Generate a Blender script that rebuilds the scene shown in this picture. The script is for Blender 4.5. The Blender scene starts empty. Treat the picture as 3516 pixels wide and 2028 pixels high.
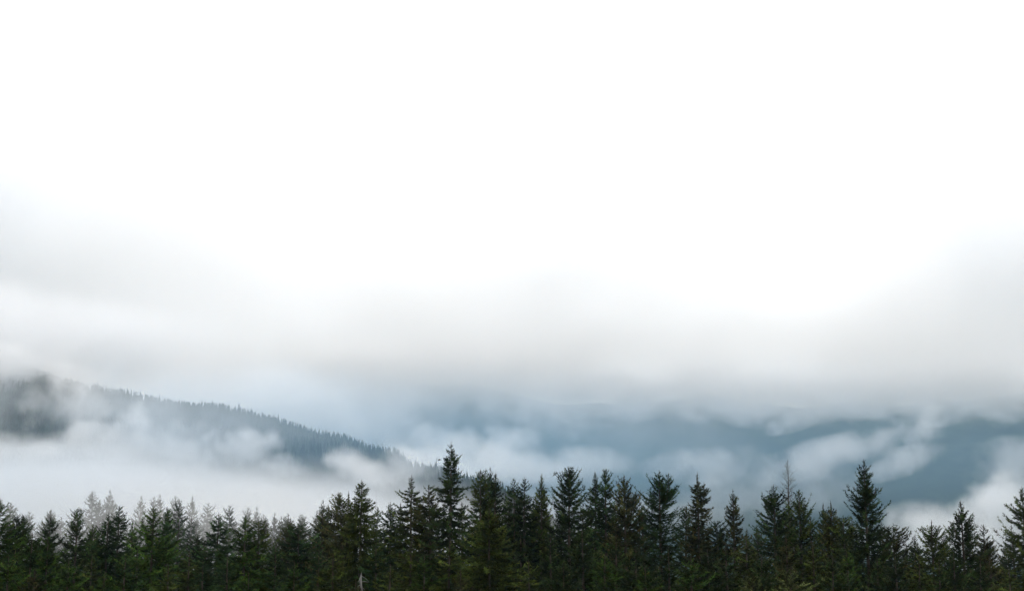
import bpy, math, random
import numpy as np
from mathutils import Vector, Matrix

# ------------------------------------------------------------------ camera
scene = bpy.context.scene
R = math.radians
HFOV = R(40.0)
PW, PH = 3516.0, 2028.0
TX = math.tan(HFOV / 2)
TY = TX * PH / PW
HOR = 0.95                                   # eye level, as a fraction of the picture height
PITCH = math.atan((HOR - 0.5) * 2 * TY)
cam_data = bpy.data.cameras.new("camera")
cam = bpy.data.objects.new("camera", cam_data)
scene.collection.objects.link(cam)
scene.camera = cam
cam_data.sensor_width = 36.0
cam_data.lens = 18.0 / TX
cam_data.clip_start = 0.5
cam_data.clip_end = 60000.0
cam.location = (0, 0, 0)
cam.rotation_euler = (math.pi / 2 + PITCH, 0, 0)

# ------------------------------------------------------------------ world, sun, exposure
SUN_EL, SUN_AZ = R(52), R(20)                # sun veiled by cloud, ahead and to the right
world = bpy.data.worlds.new("World")
scene.world = world
world.use_nodes = True
wn, wl = world.node_tree.nodes, world.node_tree.links
wn.clear()
w_out = wn.new("ShaderNodeOutputWorld")
w_bg = wn.new("ShaderNodeBackground")
w_sky = wn.new("ShaderNodeTexSky")
w_sky.sky_type = 'NISHITA'
w_sky.sun_disc = False
w_sky.sun_elevation = SUN_EL
w_sky.sun_rotation = SUN_AZ
w_sky.dust_density = 3.0
w_mix = wn.new("ShaderNodeMix"); w_mix.data_type = 'RGBA'
w_mix.inputs[0].default_value = 0.93         # closed overcast: cloud white over the clear sky
w_mix.inputs[7].default_value = (15.8, 15.0, 14.4, 1)
wl.new(w_sky.outputs[0], w_mix.inputs[6])
wl.new(w_mix.outputs[2], w_bg.inputs[0])
w_bg.inputs[1].default_value = 0.1
wl.new(w_bg.outputs[0], w_out.inputs[0])

sun_data = bpy.data.lights.new("sun", 'SUN')
sun_data.energy = 1.2
sun_data.angle = R(25)
sun_data.color = (1.0, 0.97, 0.92)
sun = bpy.data.objects.new("sun", sun_data)
scene.collection.objects.link(sun)
sd = Vector((math.sin(SUN_AZ) * math.cos(SUN_EL), math.cos(SUN_AZ) * math.cos(SUN_EL), math.sin(SUN_EL)))
sun.rotation_euler = sd.to_track_quat('Z', 'Y').to_euler()

scene.view_settings.view_transform = 'Standard'
scene.view_settings.look = 'None'
scene.view_settings.gamma = 1
scene.view_settings.exposure = 0.0
scene.view_settings.use_curve_mapping = False
scene.cycles.use_adaptive_sampling = True
scene.cycles.adaptive_threshold = 0.03
scene.cycles.volume_bounces = 8
scene.cycles.max_bounces = 14
scene.cycles.diffuse_bounces = 2
scene.cycles.volume_max_steps = 96
scene.cycles.use_denoising = True
scene.cycles.denoiser = 'OPENIMAGEDENOISE'
scene.cycles.use_light_tree = False

# ------------------------------------------------------------------ helpers
def at(px, py, Y):
    """the point at depth Y (metres ahead) seen at pixel px, py of the 3516 x 2028 photograph"""
    x = (px / PW * 2 - 1) * TX
    y = (1 - py / PH * 2) * TY
    c, s = math.cos(PITCH), math.sin(PITCH)
    dy, dz = c - y * s, s + y * c
    k = Y / dy
    return Vector((x * k, Y, dz * k))

def mpp(Y):
    return 2 * TX * Y / PW                   # metres per photograph pixel at depth Y

def link_mesh(name, verts, faces, mat, parent=None, tint=None, smooth=False):
    """faces: array (n,3) or (n,4), or list of such arrays"""
    me = bpy.data.meshes.new(name)
    verts = np.asarray(verts, dtype=np.float32)
    if not isinstance(faces, list):
        faces = [faces]
    faces = [np.asarray(f, dtype=np.int32) for f in faces if len(f)]
    me.vertices.add(len(verts))
    me.vertices.foreach_set("co", verts.ravel())
    loops = np.concatenate([f.ravel() for f in faces])
    sizes = np.concatenate([np.full(len(f), f.shape[1], dtype=np.int32) for f in faces])
    starts = np.concatenate([[0], np.cumsum(sizes)[:-1]]).astype(np.int32)
    me.loops.add(len(loops)); me.loops.foreach_set("vertex_index", loops)
    me.polygons.add(len(sizes)); me.polygons.foreach_set("loop_start", starts)
    me.update(calc_edges=True)
    if tint is not None:
        a = me.attributes.new("tint", 'FLOAT', 'POINT')
        a.data.foreach_set("value", np.asarray(tint, dtype=np.float32))
    if smooth:
        me.polygons.foreach_set("use_smooth", np.ones(len(sizes), dtype=bool))
    me.materials.append(mat)
    o = bpy.data.objects.new(name, me)
    scene.collection.objects.link(o)
    o.parent = parent
    return o

def empty(name, loc):
    o = bpy.data.objects.new(name, None)
    scene.collection.objects.link(o)
    o.location = loc
    o.empty_display_size = 1
    return o

def short(t, n=16):
    w = t.split()
    return t if len(w) <= n else ' '.join(w[:n])

def tag(o, label=None, category=None, group=None, kind=None):
    if label: o["label"] = label
    if category: o["category"] = category
    if group: o["group"] = group
    if kind: o["kind"] = kind
    return o

# ------------------------------------------------------------------ materials
def foliage_material(name, col, brown, rough=0.75):
    m = bpy.data.materials.new(name); m.use_nodes = True
    n, l = m.node_tree.nodes, m.node_tree.links
    b = n["Principled BSDF"]
    b.inputs["Roughness"].default_value = rough
    b.inputs["Specular IOR Level"].default_value = 0.06
    at_ = n.new("ShaderNodeAttribute"); at_.attribute_name = "tint"
    oi = n.new("ShaderNodeObjectInfo")
    geo = n.new("ShaderNodeNewGeometry")
    nz = n.new("ShaderNodeTexNoise"); nz.inputs["Scale"].default_value = 1.1; nz.inputs["Detail"].default_value = 3
    l.new(geo.outputs["Position"], nz.inputs["Vector"])
    # brightness = 0.45 + 1.1 * tint, times 0.8..1.2 per tree, times noise
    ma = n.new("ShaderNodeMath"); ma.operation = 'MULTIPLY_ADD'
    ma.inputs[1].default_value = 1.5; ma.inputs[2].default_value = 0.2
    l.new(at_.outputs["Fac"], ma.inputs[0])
    mb = n.new("ShaderNodeMath"); mb.operation = 'MULTIPLY_ADD'
    mb.inputs[1].default_value = 0.65; mb.inputs[2].default_value = 0.85
    l.new(oi.outputs["Random"], mb.inputs[0])
    mc = n.new("ShaderNodeMath"); mc.operation = 'MULTIPLY_ADD'
    mc.inputs[1].default_value = 1.4; mc.inputs[2].default_value = 0.3
    l.new(nz.outputs["Fac"], mc.inputs[0])
    m1 = n.new("ShaderNodeMath"); m1.operation = 'MULTIPLY'
    m2 = n.new("ShaderNodeMath"); m2.operation = 'MULTIPLY'
    l.new(ma.outputs[0], m1.inputs[0]); l.new(mb.outputs[0], m1.inputs[1])
    l.new(m1.outputs[0], m2.inputs[0]); l.new(mc.outputs[0], m2.inputs[1])
    # browned twigs where the noise of a second scale is high
    nz2 = n.new("ShaderNodeTexNoise"); nz2.inputs["Scale"].default_value = 2.7; nz2.inputs["Detail"].default_value = 2
    l.new(geo.outputs["Position"], nz2.inputs["Vector"])
    mr = n.new("ShaderNodeMapRange"); mr.inputs[1].default_value = 0.5; mr.inputs[2].default_value = 0.68
    l.new(nz2.outputs["Fac"], mr.inputs[0])
    mx = n.new("ShaderNodeMix"); mx.data_type = 'RGBA'
    mx.inputs[6].default_value = (*col, 1); mx.inputs[7].default_value = (*brown, 1)
    l.new(mr.outputs[0], mx.inputs[0])
    sc = n.new("ShaderNodeVectorMath"); sc.operation = 'SCALE'
    l.new(mx.outputs[2], sc.inputs[0]); l.new(m2.outputs[0], sc.inputs[3])
    l.new(sc.outputs[0], b.inputs["Base Color"])
    return m

def bark_material(name, c1, c2, scale=3.0):
    m = bpy.data.materials.new(name); m.use_nodes = True
    n, l = m.node_tree.nodes, m.node_tree.links
    b = n["Principled BSDF"]; b.inputs["Roughness"].default_value = 0.9
    b.inputs["Specular IOR Level"].default_value = 0.15
    tc = n.new("ShaderNodeTexCoord")
    mp = n.new("ShaderNodeMapping"); mp.inputs["Scale"].default_value = (scale * 3, scale * 3, scale * 0.5)
    nz = n.new("ShaderNodeTexNoise"); nz.inputs["Scale"].default_value = 1.0; nz.inputs["Detail"].default_value = 6
    l.new(tc.outputs["Object"], mp.inputs[0]); l.new(mp.outputs[0], nz.inputs["Vector"])
    rp = n.new("ShaderNodeValToRGB")
    rp.color_ramp.elements[0].position = 0.35; rp.color_ramp.elements[0].color = (*c1, 1)
    rp.color_ramp.elements[1].position = 0.7; rp.color_ramp.elements[1].color = (*c2, 1)
    l.new(nz.outputs["Fac"], rp.inputs[0]); l.new(rp.outputs[0], b.inputs["Base Color"])
    bp = n.new("ShaderNodeBump"); bp.inputs["Strength"].default_value = 0.6; bp.inputs["Distance"].default_value = 0.05
    l.new(nz.outputs["Fac"], bp.inputs["Height"]); l.new(bp.outputs[0], b.inputs["Normal"])
    return m

FOL = {
    'green':  foliage_material("needles_green", (0.026, 0.055, 0.009), (0.046, 0.050, 0.011)),
    'blue':   foliage_material("needles_bluegreen", (0.021, 0.046, 0.014), (0.038, 0.044, 0.013)),
    'olive':  foliage_material("needles_olive", (0.035, 0.051, 0.010), (0.050, 0.049, 0.012)),
    'dark':   foliage_material("needles_dark", (0.017, 0.032, 0.009), (0.034, 0.034, 0.012)),
    'brown':  foliage_material("needles_brownish", (0.031, 0.037, 0.011), (0.054, 0.040, 0.016)),
    'pale':   foliage_material("needles_pale", (0.050, 0.064, 0.020), (0.062, 0.058, 0.026)),
    'lichen': foliage_material("lichen", (0.070, 0.078, 0.050), (0.085, 0.080, 0.055)),
}
BARK = bark_material("bark", (0.030, 0.024, 0.018), (0.085, 0.070, 0.055))
DEADWOOD = bark_material("dead_wood", (0.05, 0.045, 0.04), (0.14, 0.125, 0.11))
BLEACHED = bark_material("bleached_wood", (0.10, 0.10, 0.095), (0.30, 0.30, 0.28))

def ground_material():
    m = bpy.data.materials.new("forest_ground"); m.use_nodes = True
    n, l = m.node_tree.nodes, m.node_tree.links
    b = n["Principled BSDF"]; b.inputs["Roughness"].default_value = 0.95
    b.inputs["Specular IOR Level"].default_value = 0.1
    g = n.new("ShaderNodeNewGeometry")
    a = n.new("ShaderNodeTexNoise"); a.inputs["Scale"].default_value = 0.02; a.inputs["Detail"].default_value = 8
    c = n.new("ShaderNodeTexNoise"); c.inputs["Scale"].default_value = 0.3; c.inputs["Detail"].default_value = 5
    l.new(g.outputs["Position"], a.inputs["Vector"]); l.new(g.outputs["Position"], c.inputs["Vector"])
    mx = n.new("ShaderNodeMath"); mx.operation = 'MULTIPLY'
    l.new(a.outputs["Fac"], mx.inputs[0]); l.new(c.outputs["Fac"], mx.inputs[1])
    rp = n.new("ShaderNodeValToRGB")
    rp.color_ramp.elements[0].position = 0.12; rp.color_ramp.elements[0].color = (0.012, 0.020, 0.012, 1)
    rp.color_ramp.elements[1].position = 0.42; rp.color_ramp.elements[1].color = (0.040, 0.058, 0.030, 1)
    l.new(mx.outputs[0], rp.inputs[0]); l.new(rp.outputs[0], b.inputs["Base Color"])
    return m

# ------------------------------------------------------------------ terrain
VALLEY = -75.0
# crest of the wooded hill on the left: photograph pixels of its tree tops, and depth
HILL = [(-900, 1010, 2350), (-400, 1090, 2250), (0, 1235, 2150), (180, 1295, 2080), (300, 1325, 2030), (460, 1352, 1980),
        (560, 1372, 1940), (700, 1398, 1880), (820, 1422, 1830), (940, 1450, 1780), (1060, 1484, 1730), (1180, 1500, 1680),
        (1260, 1532, 1650), (1360, 1552, 1610), (1400, 1590, 1580), (1450, 1606, 1500), (1510, 1606, 1450), (1580, 1640, 1400),
        (1680, 1655, 1350), (1800, 1720, 1300), (2000, 1850, 1250), (2400, 2060, 1200)]
hz = [at(p, q, Y) for p, q, Y in HILL]
hill_az = np.array([v.x / v.y for v in hz]); hill_Y = np.array([v.y for v in hz]); hill_z = np.array([v.z - 13.0 for v in hz])
MOUNT = [(-1500, 1260), (-700, 1310), (0, 1360), (500, 1430), (1000, 1410), (1180, 1359), (1330, 1332), (1500, 1344), (1640, 1336), (1780, 1364), (1900, 1399), (2050, 1406),
         (2200, 1416), (2330, 1402), (2420, 1382), (2520, 1397), (2680, 1414), (2850, 1397), (3000, 1386), (3120, 1406), (3180, 1376), (3300, 1384), (3450, 1369), (3700, 1324), (4400, 1294), (5200, 1364)]
mz = [at(p, q, 4200) for p, q in MOUNT]
m_az = np.array([v.x / v.y for v in mz]); m_z = np.array([v.z for v in mz])

def vnoise(x, y, seed):
    """smooth lattice noise in -1..1"""
    xi, yi = np.floor(x).astype(np.int64), np.floor(y).astype(np.int64)
    xf, yf = x - xi, y - yi
    u, v = xf * xf * (3 - 2 * xf), yf * yf * (3 - 2 * yf)
    def h(a, b):
        n = (a * 374761393 + b * 668265263 + seed * 974711) & 0x7fffffff
        n = ((n ^ (n >> 13)) * 1274126177) & 0x7fffffff
        return ((n ^ (n >> 16)) & 0xffff) / 32767.5 - 1
    return (h(xi, yi) * (1 - u) + h(xi + 1, yi) * u) * (1 - v) + (h(xi, yi + 1) * (1 - u) + h(xi + 1, yi + 1) * u) * v

def fbm(x, y, seed, n=4):
    t = 0; a = 1.0
    for i in range(n):
        t = t + a * vnoise(x * 2 ** i, y * 2 ** i, seed + i); a *= 0.5
    return t

def ground_z(x, y):
    x = np.asarray(x, float); y = np.asarray(y, float)
    r = np.hypot(x, y)
    near = -2.6 - 17.5 * (1 - np.exp(-(r / 55.0) ** 2))                 # the knoll the camera stands on
    t = np.clip((y - 260) / 700, 0, 1); t = t * t * (3 - 2 * t)
    base = near + (VALLEY + 20) * t
    base = base + 1.2 * fbm(x / 40, y / 40, 3, 3) * np.clip(r / 90 - 0.4, 0, 1)
    ys = np.maximum(y, 200.0)
    az = x / ys
    Yc = np.interp(az, hill_az, hill_Y); zc = np.interp(az, hill_az, hill_z)
    w = np.where(y < Yc, 520.0, 700.0)
    d = (y - Yc) / w
    hill = np.where(zc > VALLEY, (zc - VALLEY), 0) * np.exp(-d * d * 1.2) * (1 + 0.05 * fbm(x / 160, y / 160, 11, 3) * np.clip(np.abs(d) * 3, 0, 1))
    hill = np.where(y > 300, hill, 0)
    mzc = np.interp(az, m_az, m_z)
    md = (y - 4200) / np.where(y < 4200, 1100.0, 2500.0)
    mount = (mzc - VALLEY) * np.exp(-md * md) * (1 + 0.09 * fbm(x / 330, y / 330, 23, 5) * np.clip(np.abs(md) * 3 - 0.1, 0.02, 1))
    mount = np.where(y > 300, mount, 0)
    return np.maximum(base + hill, base + mount)

def spaced(lo, hi, n, fine):
    t = np.linspace(-1, 1, n)
    s = np.sinh(t * fine) / math.sinh(fine)
    return np.where(s < 0, -s * lo, s * hi)

gx = spaced(-7500, 7500, 340, 2.9)
gy = np.concatenate([-np.geomspace(4000, 20, 24), np.linspace(0, 400, 50)[:-1], np.linspace(400, 2600, 130)[:-1], np.linspace(2600, 5600, 80)[:-1], np.linspace(5600, 8000, 14)])
GX, GY = np.meshgrid(gx, gy)
GZ = ground_z(GX, GY)
nx_, ny_ = len(gx), len(gy)
idx = np.arange(nx_ * ny_).reshape(ny_, nx_)
quads = np.stack([idx[:-1, :-1], idx[:-1, 1:], idx[1:, 1:], idx[1:, :-1]], -1).reshape(-1, 4)
ground = link_mesh("ground", np.stack([GX, GY, GZ], -1).reshape(-1, 3), quads, ground_material(), smooth=True)
tag(ground, kind="structure")

# ------------------------------------------------------------------ conifers
def tube(pts, rad, sides, cap=True):
    """pts (n,3), rad (n,) -> verts, quads"""
    pts = np.asarray(pts, float); n = len(pts)
    t = np.gradient(pts, axis=0); t /= np.linalg.norm(t, axis=1)[:, None] + 1e-9
    ref = np.where(np.abs(t[:, 2:3]) > 0.9, [[1.0, 0, 0]], [[0, 0, 1.0]])
    u = np.cross(t, ref); u /= np.linalg.norm(u, axis=1)[:, None] + 1e-9
    v = np.cross(t, u)
    a = np.linspace(0, 2 * np.pi, sides, endpoint=False)
    ring = u[:, None] * np.cos(a)[None, :, None] + v[:, None] * np.sin(a)[None, :, None]
    V = (pts[:, None] + ring * np.asarray(rad)[:, None, None]).reshape(-1, 3)
    i = np.arange(n - 1)[:, None] * sides; j = np.arange(sides)[None]
    k = (j + 1) % sides
    Q = np.stack([i + j, i + k, i + sides + k, i + sides + j], -1).reshape(-1, 4)
    return V, Q

def make_crown(rng, depth, radius, *, step=0.07, up=48, low=-6, fade=7.0, dens=1.0, twig=1.0, droop=0.22, vis=99.0,
               hang=0.0, lean=(0, 0), wander=0.0, sharp=0.25, clump=0.5, spike=0.35, needle=1.0):
    """Needled boughs of a conifer whose tip is the origin; z runs downwards to -depth.
    radius(s) gives the reach at s metres under the tip."""
    S = []; s = spike
    while s < depth:
        S.append(s)
        s += 1.0 * step * (1.0 if s < vis else 3.0) * (0.6 + 0.8 * rng.random())
    S = np.array(S); n = len(S)
    az = (np.arange(n) * 2.39996 + rng.normal(0, 0.35, n)) % (2 * np.pi)
    reach = np.array([radius(v) for v in S])
    # ragged outline: clumps of long and short boughs that hold over about a metre
    cl = vnoise(S / 0.8, az * 1.3, int(rng.integers(1e6))) * clump + vnoise(S / 2.5, az * 0.8, int(rng.integers(1e6))) * clump * 0.6
    L = reach * np.clip(0.86 + 0.36 * cl + rng.normal(0, 0.15, n), 0.25, 1.5)
    keep = rng.random(n) < np.clip(0.9 + cl * 0.6, 0.25, 1)
    S, az, L, reach, cl = S[keep], az[keep], L[keep], reach[keep], cl[keep]; n = len(S)
    th = np.radians(low + (up - low) * np.exp(-S / fade) + rng.normal(0, 8, n))
    th = np.arctan(np.minimum(np.tan(th), 0.75 * S / (L + 0.02)))   # no bough overtops the leader
    dirh = np.stack([np.cos(az), np.sin(az), np.zeros(n)], -1)
    T = np.linspace(0, 1, 6)
    bend = wander * np.sin(S * 0.7 + rng.random() * 6)
    base = np.stack([lean[0] * S + bend, lean[1] * S, -S], -1)
    dr = droop * (0.4 + 0.6 * np.clip(S / 5, 0, 1)) * (0.7 + 0.6 * rng.random(n))
    upt = 0.10 + 0.15 * rng.random(n)
    def point(i, t):                                       # i (k,), t (k,) -> (k,3)
        z = np.tan(th[i]) * t - dr[i] * np.sin(t * np.pi * 0.62) + upt[i] * t ** 3
        return base[i] + dirh[i] * (L[i] * t)[:, None] + np.stack([0 * t, 0 * t, L[i] * z], -1)
    V, F3, tint = [], [], []
    nv = 0
    # bough wood: three-sided tapering stems
    K = 5
    ts = np.linspace(0, 1, K)
    ii = np.repeat(np.arange(n), K); tt = np.tile(ts, n)
    P = point(ii, tt).reshape(n, K, 3)
    side = np.stack([-dirh[:, 1], dirh[:, 0], np.zeros(n)], -1)
    rad = (0.010 + 0.010 * L)[:, None] * (1.05 - ts)[None] * 1.0
    tri = [side, np.tile([0, 0, 1.0], (n, 1)) * 0.9 - side * 0.5, -np.tile([0, 0, 1.0], (n, 1)) * 0.9 - side * 0.5]
    W = np.stack([P + d[:, None] * rad[..., None] for d in tri], 2).reshape(-1, 3)    # n,K,3verts
    i0 = (np.arange(n)[:, None, None] * K + np.arange(K - 1)[None, :, None]) * 3
    j = np.arange(3)[None, None]; k = (j + 1) % 3
    q = np.stack([i0 + j, i0 + k, i0 + 3 + k, i0 + 3 + j], -1).reshape(-1, 4)
    V.append(W); F4 = q; nv = len(W); tint.append(np.full(len(W), 0.15))
    btint = np.clip(0.42 + 0.25 * cl + rng.normal(0, 0.26, n), 0.02, 1.2)
    pale = (rng.random(n) < 0.05) & (S > 2.0)              # mossy boughs stand out lighter
    btint = np.where(pale, 1.1 + 0.4 * rng.random(n), btint)
    # twigs with needles: slender ragged blades both sides of the bough
    cnt = np.maximum(3, (dens * (7 + 30 * L) * np.where(S < vis, 1.0, 0.6)).astype(int)); cnt = np.minimum(cnt, 70)
    bi = np.repeat(np.arange(n), cnt); m = len(bi)
    t = 1 - rng.random(m) ** 0.8 * 0.88
    sgn = np.where(rng.random(m) < 0.5, -1.0, 1.0)
    p0 = point(bi, t); tan = point(bi, np.minimum(t + 0.05, 1.1)) - point(bi, t - 0.02)
    tan /= np.linalg.norm(tan, axis=1)[:, None] + 1e-9
    lat = side[bi] * sgn[:, None]
    d = tan * (0.75 + 0.3 * rng.random(m))[:, None] + lat * (0.15 + 0.95 * rng.random(m))[:, None]
    d[:, 2] += rng.normal(-0.10, 0.30, m) - hang * rng.random(m) * 0.6
    d /= np.linalg.norm(d, axis=1)[:, None]
    ln = np.clip(0.30 + 0.30 * S[bi], 0, 1) * twig * (0.13 + 0.24 * rng.random(m) + 0.10 * L[bi] * (1.1 - t) * rng.random(m)) * np.clip(0.5 + L[bi], 0.55, 1.15)
    for rep in range(2):
        dd = d + rng.normal(0, 0.28, (m, 3)); dd /= np.linalg.norm(dd, axis=1)[:, None]
        lr = ln * (0.65 + 0.5 * rng.random(m))
        nr = np.cross(dd, rng.normal(0, 1, (m, 3))); nr /= np.linalg.norm(nr, axis=1)[:, None] + 1e-9
        wd = needle * (0.022 + 0.026 * rng.random(m)) * (0.6 + lr)
        o = p0 + rng.normal(0, 0.02, (m, 3))
        a = o; b = o + dd * (lr * 0.42)[:, None] + nr * wd[:, None]
        e = o + dd * lr[:, None]; c = o + dd * (lr * 0.52)[:, None] - nr * wd[:, None]
        q = np.stack([a, b, e, c], 1).reshape(-1, 3)
        V.append(q); k = nv + np.arange(m)[:, None] * 4
        F3.append(np.concatenate([k + [0, 1, 2], k + [0, 2, 3]])); nv += len(q)
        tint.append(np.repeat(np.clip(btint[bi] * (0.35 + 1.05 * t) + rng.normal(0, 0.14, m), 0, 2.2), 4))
    if hang > 0:                                           # beards hanging from the boughs
        m = int(n * 7 * hang); bi = rng.integers(0, n, m); t = 0.25 + 0.75 * rng.random(m)
        p0 = point(bi, t); lr = (0.25 + 0.75 * rng.random(m)) * np.clip(L[bi] * 0.7, 0.2, 1)
        nr = rng.normal(0, 1, (m, 3)); nr[:, 2] = 0; nr /= np.linalg.norm(nr, axis=1)[:, None]
        wd = 0.012 + 0.020 * rng.random(m)
        sway = rng.normal(0, 0.05, (m, 3))
        e = p0 + sway; e[:, 2] -= lr
        mid = p0 + sway * 0.5; mid[:, 2] -= lr * 0.4
        q = np.stack([p0, mid + nr * wd[:, None], e, mid - nr * wd[:, None]], 1).reshape(-1, 3)
        V.append(q); k = nv + np.arange(m)[:, None] * 4
        F3.append(np.concatenate([k + [0, 1, 2], k + [0, 2, 3]])); nv += len(q)
        tint.append(np.repeat(np.clip(0.9 + rng.normal(0, 0.2, m), 0, 1.4), 4))
    return np.concatenate(V), [F4, np.concatenate(F3)], np.concatenate(tint)

def make_trunk(H, r0, lean, wander, ph, depth_of_base=None):
    z = -np.concatenate([np.linspace(0, 6, 9)[:-1], np.linspace(6, H, 8)])
    s = -z
    pts = np.stack([lean[0] * s + wander * np.sin(s * 0.7 + ph), lean[1] * s, z], -1)
    rad = 0.018 + (r0 - 0.018) * (s / H) ** 0.85
    return tube(pts, rad, 7)

def profile(pairs, scale, cap, grow=0.18):
    """half-widths in photograph pixels at pixels under the tip -> reach in metres at metres under the tip"""
    a = np.array([(0, 1.5)] + list(pairs), float) * scale
    def f(s):
        if s <= a[-1, 0]:
            return float(np.interp(s, a[:, 0], a[:, 1])) * (1.0 + 0.14 * min(1.0, s / 5.0))
        return 1.14 * min(max(cap, a[-1, 1]), a[-1, 1] + grow * (s - a[-1, 0]))
    return f

SEED = [100]
def build_tree(px, py, Y, pairs, mat='green', label='', group='spruces of the dark front row', name='spruce_tree', cap=3.6, grow=0.24,
               step=0.062, lean=0.0, tops=None, seed=None, trunk_mat=None, **kw):
    """one conifer with its tip at photograph pixel (px, py); tops: extra leaders (dx px, dy px, pairs)"""
    SEED[0] += 1
    rng = np.random.default_rng(seed or SEED[0])
    tip = at(px, py, Y); k = mpp(Y)
    if px < 1120: pairs = [(a_, b_ * (1.0 + 0.20 * min(1, a_ / 50))) for a_, b_ in pairs]
    gz = float(ground_z(tip.x, tip.y)) - 0.3
    H = tip.z - gz
    root = empty(name, (tip.x, tip.y, gz))
    tag(root, label, 'tree', group)
    zfoot = at(px, 2028, Y).z
    vis = tip.z - zfoot + 1.5
    V, F, T = make_crown(rng, H - 5.0, profile(pairs, k, cap, grow), step=step, vis=vis, lean=(lean, 0), **kw)
    V = V + [0, 0, H]
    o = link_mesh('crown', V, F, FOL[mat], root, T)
    tv, tf = make_trunk(H, 0.30 + 0.004 * H, (lean, 0), 0, 0)
    link_mesh('trunk', tv + [0, 0, H], tf, trunk_mat or BARK, root, smooth=True)
    for (dx, dy, pr, dpt) in (tops or []):                 # a second leader that forks from the stem
        w = dx * k; top = H - dy * k
        V, F, T = make_crown(rng, dpt * k, profile(pr, k, 2.0), step=step, lean=(-w * 0.12, 0), **kw)
        V = V + [w, rng.normal(0, .2), top]
        link_mesh('side_leader', V, F, FOL[mat], root, T)
        jz = top - dpt * k * 1.25
        pts = np.array([[w, 0, top], [w * 0.97, 0, top - dpt * k * 0.4], [w * 0.8, 0, top - dpt * k * 0.8], [lean * (H - jz), 0, jz - 0.4]])
        a, b = tube(pts, [0.015, 0.04, 0.06, 0.09], 5)
        link_mesh('stem', a, b, BARK, root, smooth=True)
    return root

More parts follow.
